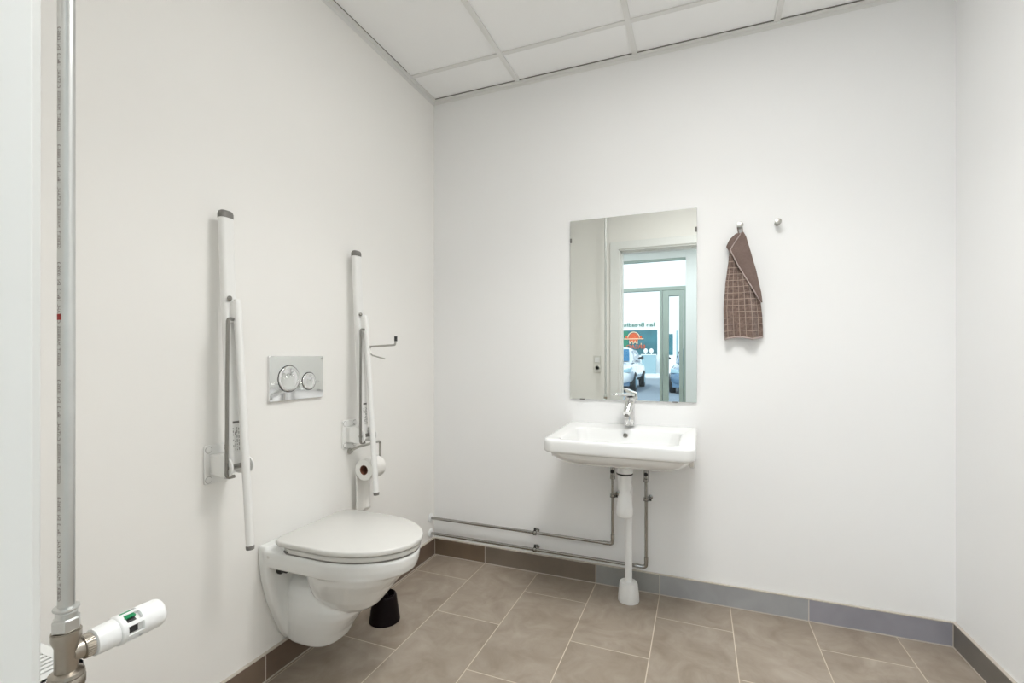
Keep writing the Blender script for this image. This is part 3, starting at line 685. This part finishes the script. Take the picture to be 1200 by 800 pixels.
def towel_mat():
    m, nt, b = new_mat('brown_checked_terry'); N = nt.nodes; Lk = nt.links
    uv = N.new('ShaderNodeUVMap'); uv.uv_map = 'UVMap'; sp = N.new('ShaderNodeSeparateXYZ'); Lk.new(uv.outputs[0], sp.inputs[0])
    def mth(op, a, c=None):
        n = N.new('ShaderNodeMath'); n.operation = op
        for i, v in enumerate((a, c)):
            if v is None: continue
            if isinstance(v, (int, float)): n.inputs[i].default_value = v
            else: Lk.new(v, n.inputs[i])
        return n.outputs[0]
    tc = N.new('ShaderNodeTexCoord')
    nz = N.new('ShaderNodeTexNoise'); nz.inputs['Scale'].default_value = 260; nz.inputs['Detail'].default_value = 3; Lk.new(tc.outputs['Object'], nz.inputs['Vector'])
    def line(c):
        f = mth('FRACT', mth('ADD', c, 100)); return mth('ABSOLUTE', mth('SUBTRACT', f, .5))
    l = mth('MINIMUM', line(sp.outputs[0]), line(sp.outputs[1]))
    l = mth('ADD', l, mth('MULTIPLY', mth('SUBTRACT', nz.outputs['Fac'], .5), .05))
    mr = N.new('ShaderNodeMapRange'); mr.inputs['From Min'].default_value = .02; mr.inputs['From Max'].default_value = .07; Lk.new(l, mr.inputs['Value'])
    n2 = N.new('ShaderNodeTexNoise'); n2.inputs['Scale'].default_value = 90; n2.inputs['Detail'].default_value = 5; Lk.new(tc.outputs['Object'], n2.inputs['Vector'])
    cr = N.new('ShaderNodeValToRGB'); e = cr.color_ramp.elements
    e[0].position = .3; e[0].color = srgb(92, 76, 70); e[1].position = .7; e[1].color = srgb(138, 118, 108); Lk.new(n2.outputs['Fac'], cr.inputs[0])
    mx = N.new('ShaderNodeMix'); mx.data_type = 'RGBA'; mx.inputs[6].default_value = srgb(176, 158, 146)
    Lk.new(mr.outputs[0], mx.inputs[0]); Lk.new(cr.outputs[0], mx.inputs[7]); Lk.new(mx.outputs[2], b.inputs['Base Color'])
    b.inputs['Roughness'].default_value = .95; b.inputs['Sheen Weight'].default_value = .3; b.inputs['Specular IOR Level'].default_value = .1
    bp = N.new('ShaderNodeBump'); bp.inputs['Strength'].default_value = .8; bp.inputs['Distance'].default_value = .003
    Lk.new(mth('ADD', nz.outputs['Fac'], mth('MULTIPLY', mr.outputs[0], .8)), bp.inputs['Height']); Lk.new(bp.outputs[0], b.inputs['Normal'])
    return m
M['towel'] = towel_mat()
M['towelback'] = pmat('brown_terry_reverse', srgb(118, 102, 96), .95, noise=.22, nscale=130, bump=.9, bscale=300, spec=.1)
M['hem'] = pmat('towel_hem', srgb(172, 158, 154), .9, noise=.1, nscale=200, bump=.5, bscale=400, spec=.1)
tw = thing('hand_towel', 'small brown checked terry towel hanging from the left wall hook', 'towel', (1.58, -.03, 1.2))
def interp(tab, z):
    tab = sorted(tab)
    if z <= tab[0][0]: return tab[0][1]
    for (a, b), (c, d) in zip(tab, tab[1:]):
        if z <= c: return b+(d-b)*(z-a)/(c-a)
    return tab[-1][1]
def cloth(name, left, right, z0, z1, depth, mat, nu=36, nv=60, uvk=None, thick=.004, lower=None):
    vs = []; fs = []; uvs = []
    for i in range(nv+1):
        t = i/nv; zz = z0+(z1-z0)*t; L_, R_ = interp(left, zz), interp(right, zz)
        for j in range(nu+1):
            s = j/nu; x = L_+(R_-L_)*s
            z = zz+(lower(s)*(1-t)**6 if lower else 0)
            vs.append((x, depth(s, t), z)); uvs.append((s*uvk[0], zz*uvk[1]) if uvk else (s, t))
    for i in range(nv):
        for j in range(nu): a = i*(nu+1)+j; fs.append((a, a+1, a+nu+2, a+nu+1))
    mb = MB(); mb.add(vs, fs); o = mb.build(name, mat, tw, fix=False, smooth=180)
    uvl = o.data.uv_layers.new(name='UVMap')
    for lp in o.data.loops: uvl.data[lp.index].uv = uvs[lp.vertex_index]
    m = o.modifiers.new('solid', 'SOLIDIFY'); m.thickness = thick; m.offset = 0
    return o, vs
# main hanging part
Lm = [(1.200, 1.510), (1.33, 1.505), (1.45, 1.512), (1.55, 1.525), (1.615, 1.530), (1.645, 1.548), (1.664, 1.566)]
Rm = [(1.200, 1.662), (1.30, 1.658), (1.40, 1.648), (1.50, 1.628), (1.60, 1.602), (1.645, 1.590), (1.664, 1.580)]
def dep(s, t):
    k = (1-t)
    return -.028-.010*math.sin(s*PI)*(.6+.6*k)-.010*math.sin(s*PI*3.4+.9)*(.35+.65*k)-.003*math.sin(s*19+t*4)
main, _ = cloth('cloth', Lm, Rm, 1.204, 1.664, dep, M['towel'], uvk=(6.2, 36), lower=lambda s: -.006+.010*abs(math.sin(s*4.4)))
# bunched roll at upper left (part of the fold behind)
Lb = [(1.585, 1.530), (1.610, 1.516), (1.640, 1.530), (1.664, 1.556)]
Rb = [(1.585, 1.540), (1.61, 1.552), (1.640, 1.572), (1.664, 1.576)]
cloth('side_fold', Lb, Rb, 1.585, 1.662, lambda s, t: -.030-.014*math.sin(s*PI), M['towelback'], nu=12, nv=20)
# folded-over flap with the plain reverse showing
Lf = [(1.355, 1.652), (1.44, 1.606), (1.52, 1.562), (1.585, 1.533), (1.592, 1.531), (1.625, 1.550), (1.664, 1.576)]
Rf = [(1.355, 1.655), (1.40, 1.651), (1.50, 1.631), (1.60, 1.605), (1.645, 1.593), (1.664, 1.582)]
flap, fv = cloth('folded_flap', Lf, Rf, 1.355, 1.664, lambda s, t: -.044-.010*math.sin(min(1, s*1.3)*PI*.5)*(1-s*.9)-.002*math.sin(t*20), M['towelback'], nu=24, nv=44)
edge = [(interp(Lf, z), -.0475, z) for z in [1.355+(1.664-1.355)*i/30 for i in range(31)]]
MB().tube(edge, .0026, 8).build('hem', M['hem'], flap)
bot = [(interp(Lm, 1.204)+(interp(Rm, 1.204)-interp(Lm, 1.204))*s, dep(s, 0), 1.204-.006+.010*abs(math.sin(s*4.4))) for s in [i/30 for i in range(31)]]
MB().tube(bot, .0036, 8).build('hem', M['hem'], main)
MB().tube(fillet([(1.566, -.030, 1.655), (1.562, -.022, 1.690), (1.571, -.018, 1.709), (1.580, -.022, 1.690), (1.580, -.032, 1.655)], .008, 5), .0022, 8).build('hanging_loop', M['towelback'], tw)

# ------------------------------------------------------------------ riser pipe, valve, radiator by the door
px, py = .616, -1.963
hp = thing('heating_pipe', 'tall galvanised steel heating pipe with printed marks, next to the door frame', 'pipe', (px, py, .77))
MB().cyl((px, py, .783), (px, py, H+.004), .0092, n=32).build('tube', M['galv'], hp)
def pipe_text(body, z0, size, ang, parent):
    me = text_mesh(body, size, 0); off = Vector(parent['_off']); R = .00935
    xs = [v.co.x for v in me.vertices]
    for v in me.vertices:
        a = ang+(v.co.y-size*.35)/R
        v.co = Vector((px+R*math.cos(a), py+R*math.sin(a), z0+v.co.x-min(xs)))-off
    me.materials.clear(); me.materials.append(M['print'])
    o = bpy.data.objects.new('printed_text', me); COL.objects.link(o); o.parent = parent; o['_off'] = tuple(off)
    return max(xs)-min(xs)
# the print runs up the side of the pipe that faces the door frame
A = math.atan2(-2.3277-py, 1.4029-px)-math.radians(52)
z = .80
for w in ('GEBERIT  MAPRESS  C-STAHL  18x1,2  EN 10305-3', 'GEBERIT  MAPRESS  C-STAHL  18x1,2  EN 10305-3', 'GEBERIT  MAPRESS  C-STAHL  18x1,2  EN 10305-3', 'GEBERIT  MAPRESS  C-STAHL  18x1,2  EN 10305-3', 'GEBERIT  MAPRESS  C-STAHL  18x1,2  EN 10305-3'):
    if z < 2.3: z += pipe_text(w, z, .0064, A, hp)+.018
for zc in (1.175, 1.645):
    mb = MB(); R = .0094
    mb.add([(px+R*math.cos(A+d), py+R*math.sin(A+d), zc+e) for e in (-.004, .004) for d in (-.35, 0, .35)], [(0, 1, 4, 3), (1, 2, 5, 4)])
    mb.build('red_mark', M['red'], hp)

rv = thing('radiator_valve', 'nickel radiator valve with a white thermostat head pointing into the room', 'radiator valve', (px, py, .70))
MB().lathe((px, py, .7735), (0, 0, 1), [(.0105, 0), (.0115, .001), (.0115, .008), (.0105, .0095), (.0135, .0115), (.0142, .0135), (.0135, .0155), (.0098, .0165)], n=32).build('press_collar', M['galv'], rv)
MB().lathe((px, py, .7575), (0, 0, 1), [(.0135, 0), (.0158, .001), (.0158, .0155), (.0130, .017)], n=6).build('hex_nut', M['galv'], rv, smooth=20, bevel=.0008)
MB().lathe((px, py, .7555), (0, 0, 1), [(.0150, 0), (.0150, .002)], n=32).build('seal', M['nickel'], rv)
mb = MB().lathe((px, py, .690), (0, 0, 1), [(.0125, 0), (.0125, .046), (.0145, .052), (.0160, .056), (.0160, .0660)], n=32)
mb.lathe((px, py+.004, .7235), (0, 1, 0), [(.013, 0), (.0125, .010), (.0125, .012), (.0150, .013), (.0150, .026)], n=32)
mb.build('valve_body', M['nickel'], rv, smooth=35)
kn = MB()
for k in range(30):
    a = 2*PI*k/30; kn.cyl((px+.0150*math.cos(a), py+.018, .7235+.0150*math.sin(a)), (px+.0150*math.cos(a), py+.029, .7235+.0150*math.sin(a)), .0009, n=6)
kn.build('knurled_ring', M['nickel'], rv)
MB().tube(fillet([(px, py, .69), (px, py, .655), (.5605, py-.004, .655)], .012, 5), .0120, 20).build('tail_pipe', M['nickel'], rv)
MB().lathe((px, py, .680), (0, 0, 1), [(.0190, 0), (.0200, .003), (.0200, .012), (.0185, .0145), (.0195, .0165), (.0185, .021), (.0135, .024)], n=32).build('union_nut', M['nickel'], rv, smooth=35)
hz = .7235; y0 = py+.027
head = MB().lathe((px, y0, hz), (0, 1, 0), [(.0150, 0), (.0182, .002), (.0188, .012), (.0190, .028), (.0205, .029), (.0212, .031), (.0212, .036), (.019, .037)], n=40).build('thermostat_head', M['plasticw'], rv, smooth=40)
MB().lathe((px, y0+.036, hz), (0, 1, 0), [(.0165, 0), (.0165, .022)], n=32).build('sensor_core', M['label'], head)
for a in (.05, .95, -.85, 2.2):
    MB().loft([[(px+R*math.cos(a+d), y, hz+R*math.sin(a+d)) for R, d in ((.0160, -.26), (.0172, -.26), (.0172, .26), (.0160, .26))] for y in (y0+.039, y0+.050)]).build('sensor_slot', M['dark'], head, smooth=20)
cage = MB()
for k in range(7):
    a = 2*PI*k/7+.50
    R = .0203; w = .13
    cage.loft([[(px+(R+e)*math.cos(a+d), y, hz+(R+e)*math.sin(a+d)) for e, d in ((-.002, -w), (.0008, -w), (.0008, w), (-.002, w))] for y in (y0+.034, y0+.058)])
cage.build('cage_rib', M['plasticw'], head, smooth=20)
MB().lathe((px, y0+.056, hz), (0, 1, 0), [(.0185, 0), (.0210, .001), (.0212, .010), (.0208, .028), (.0198, .0315), (.0175, .034), (.010, .0353), (.001, .0356)], n=44).build('end_cap', M['plasticw'], head, smooth=40)
a = 1.30
MB().loft([[(px+R*math.cos(a+d), y, hz+R*math.sin(a+d)) for R, d in ((.0190, -.34), (.0218, -.34), (.0218, .34), (.0190, .34))] for y in (y0+.035, y0+.050)]).build('green_clip', M['green'], head, smooth=20)

rd = thing('radiator', 'white panel radiator with a slotted top grille beside the door frame', 'radiator', (.3, -1.97, .10))
zt = .677; rx0, rx1, ryb, ryf = .05, .562, -2.02, -1.918
MB().box(rx0, rx1, ryf-.012, ryf-.001, .12, zt-.006).build('front_panel', M['trimwhite'], rd, bevel=.003)
MB().box(rx0, rx1, ryb, ryb+.011, .12, zt-.006).build('back_panel', M['trimwhite'], rd, bevel=.003)
for xx in (rx0, rx1-.002): MB().box(xx, xx+.002, ryb+.001, ryf-.001, .14, zt-.007).build('side_cover', M['trimwhite'], rd)
mb = MB().box(rx0, rx1, ryf-.014, ryf, zt-.010, zt).box(rx0, rx1, ryb, ryb+.014, zt-.010, zt).box(rx0, rx0+.012, ryb, ryf, zt-.004, zt).box(rx1-.010, rx1, ryb, ryf, zt-.004, zt)
x = rx0+.014
while x < rx1-.022: mb.box(x, x+.0068, ryb+.012, ryf-.012, zt-.006, zt-.0005); x += .0112
mb.box(x, rx1, ryb, ryf, zt-.006, zt-.0005)
mb.build('top_grille', M['trimwhite'], rd)
MB().box(rx0+.003, rx1-.003, ryb+.013, ryf-.015, .2, zt-.02).build('convector_fins', M['grey'], rd)
for x in (.14, .44):
    MB().box(x-.012, x+.012, YF, ryb, .25, .6).build('wall_bracket', M['grey'], rd)
    MB().box(x-.012, x+.012, ryb, ryf-.014, .0, .12).build('foot', M['trimwhite'], rd)

# light switch over socket on the front wall (seen in the mirror)
ss = thing('socket_and_switch', 'white light switch above a power socket, reflected in the left of the mirror', 'socket', (.525, YF, 1.0))
MB().box(.492, .560, YF, YF+.009, .972, 1.128).build('cover_frame', M['socket'], ss, bevel=.002)
MB().box(.503, .549, YF+.009, YF+.013, 1.066, 1.112).build('rocker', M['plasticw'], ss, bevel=.0015)
MB().lathe((.526, YF+.009, 1.016), (0, 1, 0), [(.021, 0), (.021, .002), (.018, .0025), (.017, -.004)], n=28).build('socket_ring', M['label'], ss)
MB().cyl((.518, YF+.008, 1.020), (.518, YF+.0105, 1.020), .0025).cyl((.534, YF+.008, 1.020), (.534, YF+.0105, 1.020), .0025).build('socket_hole', M['grey'], ss)

# ------------------------------------------------------------------ lights
M['diffuser'] = pmat('lamp_diffuser', (.9, .9, .9, 1), .6, noise=.003, nscale=10, emis=(1, .98, .95, 1), emis_s=3)
for lx, ll in ((1.416, 'square flat LED panel light set into the white ceiling grid'),):
    cl = thing('ceiling_light', ll, 'ceiling light', (lx, -1.15, H))
    MB().box(lx-.286, lx+.286, -1.438, -.862, H-.006, H-.002).build('diffuser', M['diffuser'], cl)
def area(name, loc, rot, sx, sy, power, col=(1, 1, 1)):
    l = bpy.data.lights.new(name, 'AREA'); l.shape = 'RECTANGLE'; l.size = sx; l.size_y = sy; l.energy = power; l.color = col
    o = bpy.data.objects.new(name, l); COL.objects.link(o); o.location = loc; o.rotation_euler = rot; return o
area('panel_lamp', (1.416, -1.15, H-.012), (0, 0, 0), .56, .56, 10.6, (1, .995, .975))
lb = area('panel_downlight', (1.416, -1.15, H-.013), (0, 0, 0), .56, .56, 10.8, (1, .995, .975)); lb.data.spread = math.radians(120)
area('hall_fill', (1.0, -3.45, 2.585), (0, 0, 0), 2.4, 1.2, 31, (.94, .975, 1))  # unseen fill lamp added to light the room through the door
area('daylight_fill', (-.45, -4.45, 1.3), (PI/2, 0, 0), 1.2, 2.0, 18, (.90, .955, 1))  # lamp added inside the storefront glass to strengthen daylight on the right
w = bpy.data.worlds.new('sky'); bpy.context.scene.world = w; w.use_nodes = True
nt = w.node_tree; bg = nt.nodes['Background']
tc = nt.nodes.new('ShaderNodeTexCoord'); sp = nt.nodes.new('ShaderNodeSeparateXYZ'); cr = nt.nodes.new('ShaderNodeValToRGB')
nt.links.new(tc.outputs['Generated'], sp.inputs[0]); nt.links.new(sp.outputs[2], cr.inputs[0]); nt.links.new(cr.outputs[0], bg.inputs[0])
cr.color_ramp.elements[0].color = (.95, .98, 1, 1); cr.color_ramp.elements[1].color = (.55, .75, 1, 1)
bg.inputs[1].default_value = 1.6
s = bpy.data.lights.new('sun', 'SUN'); s.energy = 2.2; s.angle = .02; s.color = (1, .98, .94)
so = bpy.data.objects.new('sun', s); COL.objects.link(so); so.location = (0, -8, 12)
so.rotation_euler = Vector((.25, -.62, -.75)).to_track_quat('-Z', 'Y').to_euler()
# roof above the rooms keeps the sun out
structure(MB().box(-1.5, 3.3, HY-.5, .3, 2.9, 3.05).build('roof_slab', M['hallwall']))
structure(MB().box(-1.4, 3.1, HY-.13, HY-.01, 2.60, 2.9).build('wall_fascia', M['hallwall']))

# ------------------------------------------------------------------ camera
cam = bpy.data.cameras.new('camera'); co = bpy.data.objects.new('camera', cam); COL.objects.link(co)
cam.sensor_width = 36; cam.lens = 36*551.321/1200; cam.clip_start = .02
cam.shift_y = (417.2303-400)/1200
co.location = (1.4029, -2.3277, 1.1232); co.rotation_euler = (PI/2, 0, math.radians(21.6834))
sc = bpy.context.scene; sc.camera = co
sc.view_settings.view_transform = 'Standard'; sc.view_settings.look = 'None'; sc.view_settings.exposure = 0; sc.view_settings.gamma = 1
sc.cycles.max_bounces = 12; sc.cycles.diffuse_bounces = 8; sc.cycles.glossy_bounces = 6; sc.cycles.use_denoising = True
for o in bpy.data.objects:
    if '_off' in o: del o['_off']
